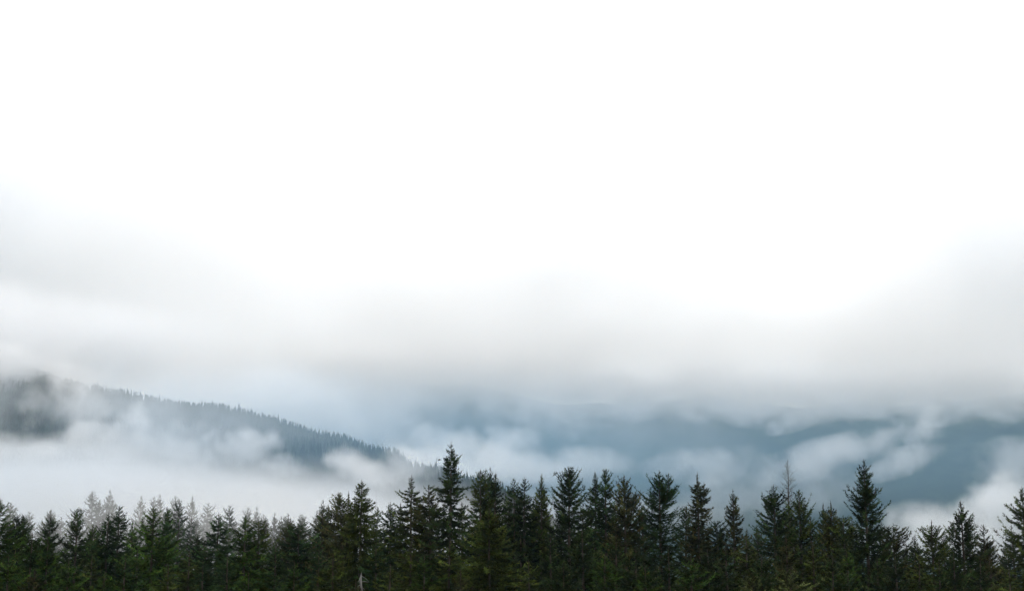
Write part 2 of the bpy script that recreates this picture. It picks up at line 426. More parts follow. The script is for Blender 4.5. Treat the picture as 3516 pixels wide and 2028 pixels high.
# ------------------------------------------------------------------ the front rank, tree by tree, left to right
CONE = [(45, 22), (100, 45), (180, 80), (300, 115)]
SLIM = [(40, 10), (90, 26), (160, 45), (300, 80)]
FRONT = [
 # px, py, depth, profile, material, label, extras
 (3, 1709, 158, [(25, 16), (60, 30), (90, 38), (120, 62), (200, 90), (320, 125)], 'green', 'tall dark spruce cut by the left edge of the photo', dict(up=40)),
 (60, 1762, 178, [(20, 13), (45, 26), (90, 40), (160, 60)], 'dark', 'dark ragged spruce just right of the edge tree, left one of a close pair', dict(up=50)),
 (80, 1764, 181, [(20, 10), (45, 22), (80, 26), (160, 60)], 'dark', 'dark spruce with longer right-hand boughs, right one of the close pair near left edge', dict(lean=0.02)),
 (112, 1826, 146, [(30, 16), (60, 34), (110, 46), (220, 85)], 'green', 'small fresh green spruce standing in front of the close pair at left', dict(dens=1.15)),
 (173, 1768, 170, [(30, 18), (60, 30), (90, 36), (120, 52), (240, 85)], 'dark', 'broad blunt-tipped spruce near left, pale mist showing on both its sides', dict(up=45)),
 (166, 1836, 147, [(35, 18), (80, 36), (160, 60), (260, 80)], 'green', 'light green spruce rising in front of the blunt broad spruce at left', dict(dens=1.1)),
 (268, 1742, 160, [(22, 12), (32, 26), (45, 18), (85, 32), (95, 26), (130, 46), (260, 75)], 'dark', 'dark spiky spruce with upswept open boughs, alone against the mist at left', dict(up=52, clump=0.7, spike=0.2)),
 (320, 1793, 175, [(20, 6), (50, 18), (100, 30), (200, 60)], 'green', 'slender low spruce between the spiky spruce and the three tips to its right', dict(up=50)),
 (338, 1812, 178, [(25, 9), (60, 20), (200, 55)], 'green', 'very small spruce tip next right of the slender low spruce', dict()),
 (373, 1758, 165, [(20, 9), (45, 22), (80, 32), (130, 52), (260, 90)], 'blue', 'full bluish green spruce with a pointed tip, left of the taller thin-topped one', dict(up=38)),
 (411, 1733, 172, [(12, 14), (26, 13), (34, 8), (46, 20), (60, 28), (80, 24), (100, 34), (200, 55)], 'blue', 'thin-topped spruce with knobbly open tip above its bushy neighbours at left', dict(clump=0.7, up=35)),
 (456, 1786, 176, [(15, 5), (40, 18), (80, 32), (180, 60)], 'green', 'small sparse spruce right of the knobbly thin-topped one', dict(clump=0.8)),
 (529, 1737, 160, [(14, 10), (26, 22), (44, 30), (60, 34), (90, 46), (160, 85), (250, 118), (320, 135)], 'green', 'big spreading green spruce with a dark crown, widest tree of the left third', dict(up=35, low=-18, clump=0.5, cap=4.5, tops=[(-38, 34, [(20, 9), (50, 14)], 60)])),
 (577, 1742, 182, [(15, 12), (35, 14), (70, 20), (120, 40), (240, 70)], 'blue', 'thin greyish spruce pressed against the right side of the big spreading green spruce', dict(clump=0.7)),
 (678, 1832, 176, [(12, 10), (30, 22), (70, 34), (180, 65)], 'dark', 'low bushy spruce at the foot of the grey misty tree', dict()),
 (751, 1757, 170, [(14, 8), (32, 22), (60, 34), (100, 50), (180, 80), (280, 100)], 'blue', 'grey green spruce with fine level twigs, faded by mist on its right side', dict(up=25, low=-8, twig=1.2, step=0.075)),
 (843, 1764, 162, [(14, 7), (30, 20), (60, 34), (110, 52), (200, 85), (300, 105)], 'green', 'spruce with a knobbly tip and pale drooping boughs lower down', dict(low=-22, clump=0.7)),
 (888, 1780, 165, [(12, 10), (20, 26), (50, 38), (100, 52), (200, 90), (300, 120)], 'olive', 'flat-shouldered spruce joined to the right of the knobbly one', dict(low=-22, lean=0.02, tops=[(26, 10, [(15, 9), (50, 20)], 60)])),
 (998, 1776, 176, [(22, 3), (40, 14), (80, 34), (180, 60)], 'brown', 'thin spruce with a bare spike and upright twigs', dict(clump=0.9, up=60)),
 (1026, 1794, 168, [(8, 14), (20, 34), (50, 52), (110, 78), (220, 110)], 'blue', 'low rounded bluish green spruce with a level bushy top', dict(up=30, low=-20, cap=4.2)),
 (1110, 1756, 178, [(12, 7), (40, 20), (60, 36), (90, 34), (150, 50), (260, 80)], 'brown', 'dull brownish spruce with bare twigs reaching left into the mist', dict(clump=0.9, twig=0.9, step=0.08)),
 (1162, 1686, 166, [(14, 10), (26, 14), (40, 22), (60, 34), (100, 48), (160, 60), (300, 90)], 'brown', 'spruce with a slanting broken tip, left of the round-headed tall tree', dict(lean=0.10, clump=0.9, hang=0.5)),
 (1197, 1684, 172, [(30, 3), (50, 12), (80, 26), (140, 45), (260, 80)], 'lichen', 'thin dead-topped spruce between the slanting tip and the round-headed tree', dict(clump=0.8, hang=0.8, dens=0.8)),
 (1242, 1645, 155, [(10, 5), (20, 18), (35, 25), (52, 24), (68, 14), (78, 34), (95, 52), (130, 56), (150, 48), (200, 80), (320, 120)], 'olive', 'tall spruce with a dense round head on a narrow neck and bearded boughs', dict(up=28, hang=0.9, clump=0.6, cap=4.2, low=-25, step=0.05)),
 (1341, 1721, 180, [(16, 8), (40, 14), (60, 34), (110, 45), (220, 80)], 'blue', 'thin dusky spruce in the dip left of the tall central group', dict(clump=0.8)),
 (1413, 1629, 160, [(10, 7), (24, 10), (50, 11), (62, 26), (80, 46), (110, 62), (150, 64), (220, 85), (320, 110)], 'olive', 'tall spruce with plain narrow top and open lacy skirt, left of tallest tree', dict(up=20, clump=0.9, low=-10, cap=3.9)),
 (1470, 1664, 158, [(8, 18), (22, 28), (60, 36), (120, 60), (220, 95)], 'brown', 'bushy brownish spruce leaning left, close beside the tallest tree', dict(up=30, clump=0.8, lean=0.05)),
 (1549, 1517, 152, [(14, 5), (22, 15), (30, 10), (42, 24), (50, 14), (62, 32), (72, 28), (90, 24), (115, 38), (130, 34), (150, 58), (172, 46), (200, 72), (260, 100), (330, 130), (500, 150)], 'dark', 'tallest spruce of the whole wood, open tip with one long bough thrown to the right', dict(up=30, low=-14, clump=0.75, cap=4.8, step=0.05, fade=9)),
 (1650, 1609, 160, [(10, 5), (26, 18), (50, 24), (90, 34), (150, 50), (300, 90)], 'olive', 'spruce right of the tallest one, left of a pair of near equal height', dict(up=48, clump=0.6)),
 (1700, 1619, 164, [(14, 7), (30, 10), (60, 22), (100, 32), (150, 40), (300, 85)], 'dark', 'narrow dark spruce, right one of the pair beside the tallest tree', dict(up=42, clump=0.7)),
 (1680, 1742, 141, [(30, 20), (90, 62), (170, 110), (290, 165)], 'olive', 'big rounded olive green spruce in front, below the pair beside the tallest tree', dict(up=30, low=-24, cap=5.4, dens=1.3, step=0.045, clump=0.35)),
 (1765, 1639, 168, [(10, 7), (40, 12), (60, 26), (90, 30), (160, 40), (300, 75)], 'dark', 'dark ragged spruce, left of two twin columns', dict(up=40, clump=0.8)),
 (1800, 1636, 165, [(12, 7), (40, 14), (60, 26), (80, 34), (160, 42), (300, 80)], 'dark', 'dark ragged spruce, right of two twin columns', dict(up=35, clump=0.8)),
 (1859, 1625, 166, [(20, 4), (50, 10), (80, 18), (110, 26), (200, 42), (320, 75)], 'olive', 'very slender spire-like spruce standing alone with mist both sides', dict(up=62, clump=0.35, step=0.05)),
 (1953, 1599, 156, [(10, 8), (24, 16), (50, 32), (80, 36), (110, 50), (150, 66), (240, 85), (340, 105)], 'dark', 'broad dense dark spruce with upswept pale tips, right of the slender spire', dict(up=55, fade=11, dens=1.2)),
 (2043, 1617, 169, [(14, 5), (40, 13), (60, 24), (100, 28), (200, 55), (320, 80)], 'dark', 'lacy narrow spruce right of the broad dense one', dict(up=55, clump=0.7)),
 (2078, 1606, 166, [(14, 9), (40, 20), (60, 22), (90, 30), (200, 52), (320, 80)], 'blue', 'taller lacy spruce with a pointed tip, second right of the broad dense one', dict(up=55, clump=0.5)),
 (2142, 1627, 161, [(24, 4), (34, 14), (55, 22), (80, 30), (100, 52), (130, 60), (200, 64), (340, 100)], 'brown', 'brown green spruce with a bare spike and a bent bough low on its right', dict(up=58, fade=10, lean=0.01, tops=[(40, 60, [(16, 12), (60, 24)], 70)])),
 (2263, 1612, 163, [(10, 5), (30, 16), (58, 32), (90, 44), (120, 66), (180, 84), (280, 100)], 'blue', 'broad lacy spruce with two leaders rising side by side', dict(up=48, fade=11, clump=0.75, cap=4.0, tops=[(32, 8, [(14, 8), (40, 20), (80, 38)], 110)])),
 (2394, 1619, 160, [(28, 4), (44, 8), (66, 26), (84, 36), (92, 20), (125, 38), (160, 36), (240, 55), (340, 80)], 'brown', 'spruce with a thick bare-looking spike and open rusty boughs', dict(up=38, clump=0.9, tops=[(22, 34, [(16, 10), (40, 22)], 80)])),
 (2462, 1785, 163, [(10, 26), (40, 42), (90, 52), (200, 85)], 'dark', 'dark shoulder of a low spruce, right below the one with open rusty boughs', dict(up=45, cap=3.8)),
 (2516, 1677, 160, [(28, 5), (50, 15), (70, 17), (110, 28), (160, 34), (260, 60)], 'brown', 'isolated thin brownish spire in the gap right of the dark shoulder', dict(up=60, clump=0.8, tops=[(9, 22, [(30, 6)], 50)])),
 (2656, 1660, 157, [(12, 5), (40, 20), (60, 34), (90, 58), (130, 66), (220, 85), (320, 100)], 'dark', 'dark full spruce with a thick bough bulging on its left', dict(up=45, fade=10, tops=[(-33, 38, [(12, 11), (40, 16)], 60)])),
 (2743, 1677, 161, [(20, 6), (40, 18), (60, 24), (90, 44), (130, 52), (240, 80)], 'olive', 'pointed olive spruce standing right of the bare grey snag', dict(up=60, fade=11)),
 (2826, 1724, 172, [(30, 4), (50, 16), (100, 30), (220, 60)], 'dark', 'thin low spruce with a fine needle tip, left of a reddish spike', dict(up=60)),
 (2852, 1716, 168, [(35, 3), (50, 18), (80, 26), (140, 40), (260, 70)], 'brown', 'low spruce topped by a bare reddish spike', dict(up=60)),
 (2895, 1768, 166, [(10, 18), (40, 32), (100, 46), (220, 80)], 'olive', 'blunt low spruce filling between the reddish spike and the tall knobbly one', dict(up=50)),
 (2965, 1574, 150, [(10, 5), (36, 9), (60, 18), (75, 22), (95, 18), (120, 30), (140, 55), (170, 62), (220, 72), (300, 90), (400, 110)], 'dark', 'tall dark spruce at right with a narrow knobbly top and broad upswept shoulders', dict(up=50, fade=12, step=0.05, clump=0.7, cap=4.4, tops=[(36, 95, [(8, 12), (26, 14), (40, 6)], 44)])),
 (3066, 1804, 158, [(8, 22), (30, 42), (60, 54), (120, 60), (220, 90)], 'brown', 'round-topped brownish spruce tucked right of the tall knobbly one', dict(up=50, clump=0.5)),
 (3139, 1838, 165, [(16, 9), (30, 12), (36, 6), (55, 26), (120, 45), (200, 70)], 'dark', 'small tuft-topped spruce in the dip at right', dict(up=50)),
 (3197, 1800, 152, [(20, 16), (34, 40), (60, 52), (110, 62), (200, 90)], 'olive', 'bushy olive spruce with fine dead twigs over its crown', dict(up=52, clump=0.5, tops=[(2, -18, [(30, 4)], 40)])),
 (3298, 1716, 155, [(14, 7), (40, 17), (65, 22), (90, 38), (120, 58), (200, 72), (300, 90)], 'dark', 'dense pointed spruce at right flanked by two lesser tips', dict(up=52, fade=11, tops=[(-28, 66, [(12, 7), (40, 17)], 60)])),
 (3376, 1797, 158, [(12, 6), (30, 18), (50, 22), (80, 28), (200, 60)], 'brown', 'sparse lesser spruce on the right flank of the dense pointed one', dict(up=50, clump=0.9)),
 (3508, 1668, 146, [(16, 7), (50, 22), (90, 44), (130, 62), (150, 66), (185, 92), (260, 105), (360, 125)], 'olive', 'large spruce cut by the right edge of the photo', dict(up=45, fade=10, cap=4.6)),
]
for px, py, Y, pr, mat, label, ex in FRONT:
    build_tree(px, py, Y, pr, mat, label, **ex)

# bare snag: a dead larch-like top, stem and dead branches only
def bare_tree(px, py, Y, H_show, reach, label, mat=DEADWOOD, seed=7, name='dead_tree', n=150, lower=4.0, th=1.0, group=None):
    rng = np.random.default_rng(seed)
    tip = at(px, py, Y); gz = float(ground_z(tip.x, tip.y)) - 0.3; H = tip.z - gz
    root = empty(name, (tip.x, tip.y, gz)); tag(root, label, 'dead tree', group)
    V, F = make_trunk(H, 0.30, (0.004, 0), 0.05, 1.0)
    link_mesh('trunk', V + [0, 0, H], F, mat, root, smooth=True)
    Vs, Fs, nv = [], [], 0
    s = 0.3
    for i in range(n):
        s = 0.25 + (H_show) * (i / n) ** 0.85
        r = reach * min(1, 0.15 + s / lower) * rng.uniform(0.5, 1.1)
        az = i * 2.4 + rng.normal(0, .3); up = rng.uniform(0.35, 0.95)
        d = np.array([math.cos(az), math.sin(az), 0])
        t = np.linspace(0, 1, 5)[:, None]
        crook = rng.normal(0, 0.05 * r, (5, 3)); crook[0] = 0
        pts = np.array([0.004 * s, 0, H - s]) + d * r * t + np.array([0, 0, 1.0]) * (up * r * t * t + 0.1 * r * t) + crook
        a, b = tube(pts, th * np.linspace(0.018 + 0.006 * r, 0.006, 5), 4)
        Vs.append(a); Fs.append(b + nv); nv += len(a)
        for q in range(int(2 + r * 5)):
            k = rng.uniform(0.3, 0.95); p = pts[0] * (1 - k) + pts[-1] * k
            j = int(k * 4); p = pts[j] + (pts[j + 1] - pts[j]) * (k * 4 - j)
            e = p + (d * 0.4 + rng.normal(0, 0.6, 3) + [0, 0, 0.4]) * rng.uniform(0.12, 0.42) * min(1.3, 0.5 + r)
            a, b = tube(np.array([p, (p + e) / 2 + rng.normal(0, .02, 3), e]), th * np.array([0.010, 0.008, 0.004]), 3)
            Vs.append(a); Fs.append(b + nv); nv += len(a)
    o = link_mesh('dead_branches', np.concatenate(Vs), np.concatenate(Fs), mat, root)
    return root

bare_tree(2703, 1577, 166, 12.0, 1.25, 'bare grey snag with fine dead branches rising above the dark full spruce', seed=12, n=120, lower=5.0, th=1.3, group=None)

# bleached broken trunk that shows as a white streak low in the wood
def broken_snag(px, py, Y, label):
    tip = at(px, py, Y); gz = float(ground_z(tip.x, tip.y)) - 0.3; H = tip.z - gz
    root = empty('broken_trunk', (tip.x, tip.y, gz)); tag(root, label, 'dead tree')
    rng = np.random.default_rng(5)
    pts = np.array([[0, 0, H], [-0.05, 0, H - 0.5], [0.02, 0, H - 1.1], [0.28, 0, H - 2.2], [0.34, 0, H - 3.4], [0.5, 0, 0]])
    a, b = tube(pts, [0.03, 0.13, 0.10, 0.055, 0.05, 0.06], 7)
    a[:7, 2] += rng.normal(0, 0.18, 7)
    link_mesh('trunk', a, b, BLEACHED, root, smooth=True)
    Vs, Fs, nv = [], [], 0
    for i in range(9):
        z = H - 0.2 - 0.28 * i; az = rng.uniform(0, 6.28); d = np.array([math.cos(az), math.sin(az), rng.uniform(-0.6, 0.2)])
        p = np.array([0.02, 0, z]); L = rng.uniform(0.25, 0.8)
        a, b = tube(np.array([p, p + d * L * .5, p + d * L + [0, 0, -.15]]), [0.03, 0.018, 0.006], 4)
        Vs.append(a); Fs.append(b + nv); nv += len(a)
    link_mesh('branch_stub', np.concatenate(Vs), np.concatenate(Fs), BLEACHED, root)
broken_snag(1240, 1968, 137, 'bleached broken trunk showing as a white streak in front of the bearded round-headed tree')

# ------------------------------------------------------------------ shared shapes for the lower and the farther ranks
def proto(seed, H, pairs_m, mat, cap, **kw):
    rng = np.random.default_rng(seed)
    a = np.array([(0, 0.05)] + pairs_m, float)
    f = lambda s: float(np.interp(s, a[:, 0], a[:, 1])) if s < a[-1, 0] else min(cap, a[-1, 1] + 0.16 * (s - a[-1, 0]))
    V, F, T = make_crown(rng, H - 4, f, **kw)
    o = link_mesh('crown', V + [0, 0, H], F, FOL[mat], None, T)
    tv, tf = make_trunk(H, 0.38, (0, 0), 0, 0)
    t = link_mesh('trunk', tv + [0, 0, H], tf, BARK, None, smooth=True)
    for x in (o, t): scene.collection.objects.unlink(x)
    return o, t

protos = []
for i, (mat, pm, kw) in enumerate([
    ('green', [(1.5, 0.75), (4, 1.9), (8, 3.1)], dict(up=40)),
    ('olive', [(1.2, 0.45), (3.5, 1.7), (7, 3.0)], dict(up=30, low=-20)),
    ('dark',  [(1.0, 0.35), (2.4, 0.9), (6, 2.2), (10, 3.0)], dict(up=50, fade=10)),
    ('blue',  [(0.8, 0.6), (3.0, 1.6), (8, 3.0)], dict(up=35)),
    ('brown', [(1.5, 0.4), (3.0, 1.3), (8, 2.6)], dict(up=50, clump=0.8, hang=0.4)),
    ('dark',  [(1.5, 0.9), (4, 2.0), (8, 3.2)], dict(up=52, fade=11)),
    ('pale',  [(1.0, 0.9), (3, 2.2), (6, 3.4)], dict(up=42, low=-25, dens=1.2)),
]):
    protos.append(proto(500 + i, 27.0, pm, mat, 3.8, step=0.085, vis=11.0, **kw))

def place(k, px, py, Y, label, group, sxy=1.0, rot=0.0, name='spruce_tree'):
    tip = at(px, py, Y); gz = float(ground_z(tip.x, tip.y)) - 0.3
    s = (tip.z - gz) / 27.0
    root = empty(name, (tip.x, tip.y, gz)); tag(root, label, 'tree', group)
    root.rotation_euler = (rnd.uniform(-.02, .02), rnd.uniform(-.025, .025), rot); root.scale = (sxy * s, sxy * s, s)
    for ch in protos[k]:
        c = ch.copy(); scene.collection.objects.link(c); c.parent = root
    return root

rnd = random.Random(42)
# lower rank in front: tips below the skyline
LOW = [
 (40, 1905, 133, 0, 'low green spruce at the very bottom left, in front of the edge tree'),
 (118, 1948, 128, 4, 'low brownish spruce at the bottom edge under the small fresh green one'),
 (236, 1915, 133, 0, 'low green spruce between the blunt broad one and the spiky one, near the bottom edge'),
 (312, 1902, 139, 1, 'low olive spruce in front of the slender low tip'),
 (345, 1960, 128, 0, 'lowest green spruce under the bluish pointed one'),
 (420, 1912, 136, 3, 'low bluish spruce right in front of the knobbly thin-topped one'),
 (480, 1885, 140, 0, 'green spruce in the left lap of the big spreading one'),
 (590, 1935, 132, 1, 'low olive spruce at the right foot of the big spreading green one'),
 (648, 1890, 142, 1, 'yellowish green rounded spruce in the gap below the grey misty tree'),
 (705, 1925, 136, 3, 'low bluish spruce below the one with fine level twigs'),
 (790, 1905, 139, 3, 'low bluish spruce left below the knobbly-tipped one'),
 (868, 1960, 128, 0, 'lowest green spruce under the flat-shouldered one'),
 (945, 1870, 146, 3, 'bluish spruce in the notch left of the bare-spiked thin one'),
 (1010, 1925, 134, 0, 'low green spruce in front of the level bushy top'),
 (1085, 1890, 142, 3, 'low bluish spruce under the dull brownish one with bare twigs'),
 (1150, 1900, 140, 1, 'low olive spruce left below the bearded round-headed tree'),
 (1215, 1985, 131, 4, 'lowest brownish spruce left of the bleached broken trunk'),
 (1300, 1860, 146, 3, 'bluish spruce in the notch right of the bearded round-headed tree'),
 (1335, 1935, 134, 1, 'low olive spruce under the thin dusky one in the dip'),
 (1405, 1850, 145, 1, 'olive spruce below the lacy skirt of the narrow-topped tree'),
 (1455, 1905, 135, 0, 'low green spruce below the bushy brownish one'),
 (1530, 1850, 142, 1, 'olive spruce in the left lap of the tallest tree'),
 (1580, 1950, 130, 4, 'lowest brownish spruce under the tallest tree'),
 (1790, 1835, 147, 2, 'dark spruce in front of the twin columns'),
 (1830, 1920, 134, 1, 'low olive spruce at the right foot of the big rounded olive one'),
 (1895, 1830, 148, 2, 'dark spruce in front of the slender spire'),
 (1925, 1925, 134, 5, 'low dark spruce left below the broad dense one'),
 (2010, 1815, 149, 5, 'dark spruce in the notch right of the broad dense one'),
 (2060, 1900, 138, 0, 'low green spruce below the two lacy pointed ones'),
 (2110, 1840, 148, 2, 'dark spruce left below the bare spike with bent bough'),
 (2185, 1880, 139, 5, 'low dark spruce right below the bare spike with bent bough'),
 (2235, 1935, 131, 0, 'lowest green spruce left under the two-leader tree'),
 (2300, 1875, 141, 2, 'dark spruce right under the two-leader tree'),
 (2370, 1905, 136, 0, 'low green spruce under the rusty open-boughed one'),
 (2440, 1885, 143, 5, 'low dark spruce in front of the dark shoulder'),
 (2500, 1860, 147, 2, 'dark spruce in front of the isolated brownish spire'),
 (2560, 1842, 150, 1, 'olive spruce in the gap left of the dark full one'),
 (2605, 1905, 136, 5, 'low dark spruce left below the dark full one'),
 (2572, 1972, 122, 6, 'pale yellow green young spruce at the bottom edge, left of the snag'),
 (2700, 1945, 126, 6, 'pale yellow green young spruce at the bottom edge, right under the snag'),
 (2700, 1840, 148, 4, 'brownish spruce in the notch under the bare grey snag'),
 (2790, 1860, 143, 1, 'olive spruce right below the pointed olive one'),
 (2845, 1910, 135, 5, 'low dark spruce under the reddish spike'),
 (2920, 1890, 140, 0, 'low green spruce left below the tall knobbly one'),
 (3010, 1910, 136, 2, 'low dark spruce right below the tall knobbly one'),
 (3085, 1925, 134, 5, 'low dark spruce under the round-topped brownish one'),
 (3140, 1900, 140, 1, 'low olive spruce under the small tuft-topped one'),
 (3215, 1925, 132, 2, 'low dark spruce under the bushy olive one with dead twigs'),
 (3260, 1895, 139, 5, 'low dark spruce left below the dense pointed one'),
 (3345, 1915, 135, 2, 'low dark spruce right below the dense pointed one'),
 (3410, 1905, 139, 4, 'low brownish spruce in the gap left of the right-edge tree'),
 (3465, 1945, 130, 1, 'lowest olive spruce under the right-edge tree'),
]
for px, py, Y, k, label in LOW:
    place(k, px, py, Y, label, 'low spruces whose tips stay below the skyline', rnd.uniform(1.15, 1.45), rnd.uniform(0, 6.28))

# rank just behind, closing the notches of the skyline
BEHIND = [
 (30, 1800, 205, 2), (140, 1838, 210, 3), (222, 1850, 215, 2), (300, 1822, 208, 3), (345, 1835, 205, 2), (440, 1822, 205, 3), (495, 1800, 200, 2),
 (700, 1815, 212, 4), (790, 1822, 208, 3), (868, 1812, 205, 2), (950, 1822, 212, 3), (1060, 1805, 205, 4), (1085, 1790, 210, 3), (1140, 1775, 205, 2),
 (1210, 1760, 200, 4), (1290, 1800, 210, 3), (1325, 1790, 215, 4), (1375, 1770, 205, 2), (1440, 1730, 200, 4), (1500, 1715, 200, 2), (1600, 1720, 198, 2),
 (1672, 1700, 200, 3), (1735, 1735, 205, 2), (1782, 1725, 208, 5), (1835, 1742, 205, 3), (1890, 1738, 205, 2), (1915, 1745, 210, 5), (2005, 1722, 202, 2),
 (2100, 1720, 205, 5), (2190, 1722, 208, 3), (2215, 1735, 205, 2), (2340, 1735, 205, 5), (2430, 1820, 208, 2), (2575, 1812, 212, 4), (2610, 1800, 205, 4),
 (2690, 1745, 200, 4), (2715, 1790, 205, 5), (2790, 1768, 205, 2), (2875, 1775, 210, 5), (2925, 1770, 205, 2), (3020, 1790, 202, 5), (3105, 1862, 212, 4),
 (3160, 1858, 210, 2), (3240, 1830, 205, 5), (3330, 1800, 203, 2), (3400, 1850, 210, 5), (3440, 1855, 205, 4), (3475, 1800, 200, 2),
]
NICK = ['left-edge tree', 'first of the close pair', 'second of the close pair', 'small fresh green one', 'blunt broad one', 'light green one at left',
 'spiky open one', 'slender low one', 'very small tip', 'bluish pointed one', 'knobbly thin-topped one', 'small sparse one', 'big spreading green one', 'thin greyish one',
 'bushy foot of the misty tree', 'fine-twigged grey green one', 'knobbly-tipped one', 'flat-shouldered one', 'thin one with a bare spike', 'low rounded bluish one',
 'bare-twigged brownish one', 'slanting broken tip', 'thin dead-topped one', 'round-headed bearded tree', 'thin dusky one', 'narrow-topped lacy tree', 'bushy brownish one',
 'tallest tree', 'olive tree beside the tallest', 'narrow dark one beside the tallest', 'big rounded olive one', 'left twin column', 'right twin column', 'slender spire', 'broad dense dark one',
 'lacy narrow one', 'taller lacy pointed one', 'bare spike with bent bough', 'two-leader tree', 'rusty open-boughed one', 'dark low shoulder', 'isolated brownish spire',
 'dark full one', 'pointed olive one', 'fine needle tip', 'reddish spike', 'blunt low one', 'tall knobbly one', 'round-topped brownish one', 'small tuft-topped one', 'bushy olive one with dead twigs',
 'dense pointed one', 'sparse right flank tree', 'right-edge tree']
assert len(NICK) == len(FRONT)
used = {}
for px, py, Y, k in BEHIND:
    j = min(range(len(FRONT)), key=lambda i: abs(FRONT[i][0] - px))
    side = 'right' if px > FRONT[j][0] else 'left'
    tone = {2: 'dark', 3: 'bluish', 4: 'brownish', 5: 'black green', 0: 'green', 1: 'olive'}[k]
    label = f'{tone} spruce half hidden behind, {side} of the {NICK[j]}'
    if label in used: label = label.replace(' spruce', ' lower spruce')
    used[label] = 1
    place(k, px, py + (38 if px < 1120 else 0), Y, label, 'spruce tops closing the gaps behind the front row', rnd.uniform(0.8, 1.0) if px < 1120 else rnd.uniform(1.0, 1.3), rnd.uniform(0, 6.28))

# misty trees beyond, in the fog of the hollow
MISTY = [
 (620, 1712, 250, 3, 1.0, 'grey misty spruce behind the gap right of the big spreading green one'),
 (585, 1735, 262, 2, 0.8, 'grey misty spruce half merged with the left side of the larger misty one'),
 (655, 1775, 256, 3, 0.9, 'lower grey misty spruce right beside the larger misty one'),
 (786, 1730, 268, 3, 0.9, 'pale misty spruce just right behind the one with fine level twigs'),
 (1100, 1712, 262, 2, 0.9, 'grey misty spruce behind the dull brownish one with bare twigs'),
 (1128, 1728, 280, 3, 0.8, 'pale misty spruce right behind the bare-twigged brownish one'),
 (128, 1852, 262, 3, 1.1, 'grey misty spruce in the gap between the first pair and the blunt spruce'),
 (228, 1848, 258, 2, 1.0, 'grey misty spruce in the gap left of the spiky one'),
 (325, 1682, 330, 3, 1.0, 'faint misty spruce tip, leftmost of the tall ghostly row'),
 (372, 1678, 335, 2, 1.0, 'faint misty spruce tip, second from left in the tall ghostly row'),
 (350, 1712, 320, 5, 1.1, 'faint misty spruce between the two leftmost ghostly tips'),
 (398, 1712, 325, 3, 0.9, 'faint misty spruce directly behind the knobbly thin-topped one'),
 (478, 1698, 322, 2, 0.9, 'faint misty spruce left behind the big spreading one'),
 (531, 1702, 315, 3, 0.8, 'faint thin misty tip straight above the big spreading one'),
 (564, 1692, 330, 2, 0.8, 'faint misty tip right above the big spreading one'),
 (604, 1698, 318, 3, 0.8, 'faint misty tip above the left half of the larger grey misty spruce'),
 (660, 1700, 340, 2, 0.9, 'very faint misty tip right of the larger grey misty spruce'),
 (712, 1722, 330, 3, 1.0, 'very faint misty spruce left of the fine-twigged one'),
 (255, 1752, 315, 3, 1.2, 'faint misty spruce hidden behind the spiky one'),
 (170, 1745, 330, 2, 1.2, 'faint broad misty spruce behind the blunt spruce'),
 (45, 1722, 310, 3, 1.2, 'faint broad misty spruce right of the left-edge tree'),
 (850, 1738, 318, 3, 0.8, 'thin misty tip right behind the knobbly-tipped spruce'),
 (876, 1736, 322, 2, 0.8, 'thin misty tip, twin of the one behind the knobbly spruce'),
 (905, 1762, 330, 3, 0.9, 'faint misty top left behind the bare-spiked thin spruce'),
 (946, 1756, 318, 2, 0.9, 'faint misty top in the low gap, left one'),
 (975, 1768, 312, 3, 0.9, 'faint misty top in the low gap, right one'),
 (1040, 1760, 330, 3, 0.9, 'very faint misty top above the low rounded bluish spruce'),
 (1290, 1735, 300, 3, 0.9, 'faint misty top in the gap right of the round-headed tree'),
 (1385, 1722, 290, 2, 0.9, 'faint misty top left behind the narrow-topped tree'),
 (1668, 1606, 300, 3, 0.8, 'pale misty tip between the pair beside the tallest tree'),
 (1690, 1600, 320, 2, 0.7, 'paler misty tip right behind the pair beside the tallest tree'),
 (1835, 1700, 280, 3, 0.9, 'dim misty spruce left behind the slender spire'),
 (1740, 1690, 290, 2, 0.9, 'dim misty spruce left behind the twin columns'),
]
for px, py, Y, k, sx, label in MISTY:
    place(k, px, py, Y, label, 'misty trees beyond the front row', sx, rnd.uniform(0, 6.28))

for i in range(26):
    px = 40 + i * 45 + rnd.uniform(-16, 16); py = rnd.uniform(1742, 1800)
    place(rnd.choice([2, 3, 5]), px, py, rnd.uniform(285, 345), 'dim spruce deep in the fog, part of the grey rank behind the left front row', 'dim fogged rank at left', rnd.uniform(1.0, 1.35), rnd.uniform(0, 6.28))

# ------------------------------------------------------------------ the wooded hill
def small_conifer(seed, rings=9, seg=7):
    """unit-height far tree: ragged stacked skirts"""
    rng = np.random.default_rng(seed); V, F = [], []; nv = 0
    for i in range(rings):
        z1 = 1 - i / rings * 0.86; z0 = z1 - 0.15 - 0.02 * rng.random()
        r = (0.012 + 0.165 * (1 - z1) ** 0.8) * rng.uniform(0.75, 1.2)
        a = np.linspace(0, 2 * np.pi, seg, endpoint=False) + rng.random() * 6
        for b in a:
            w = 0.55 * rng.uniform(0.7, 1.3); rr = r * rng.uniform(0.6, 1.35) + 0.02
            V += [(0, 0, z1 + 0.02), (rr * math.cos(b - w / 2), rr * math.sin(b - w / 2), z0 + rng.uniform(-.02, .03)),
                  (rr * math.cos(b + w / 2), rr * math.sin(b + w / 2), z0 + rng.uniform(-.02, .03))]
            F.append((nv, nv + 1, nv + 2)); nv += 3
    return np.array(V), np.array(F)

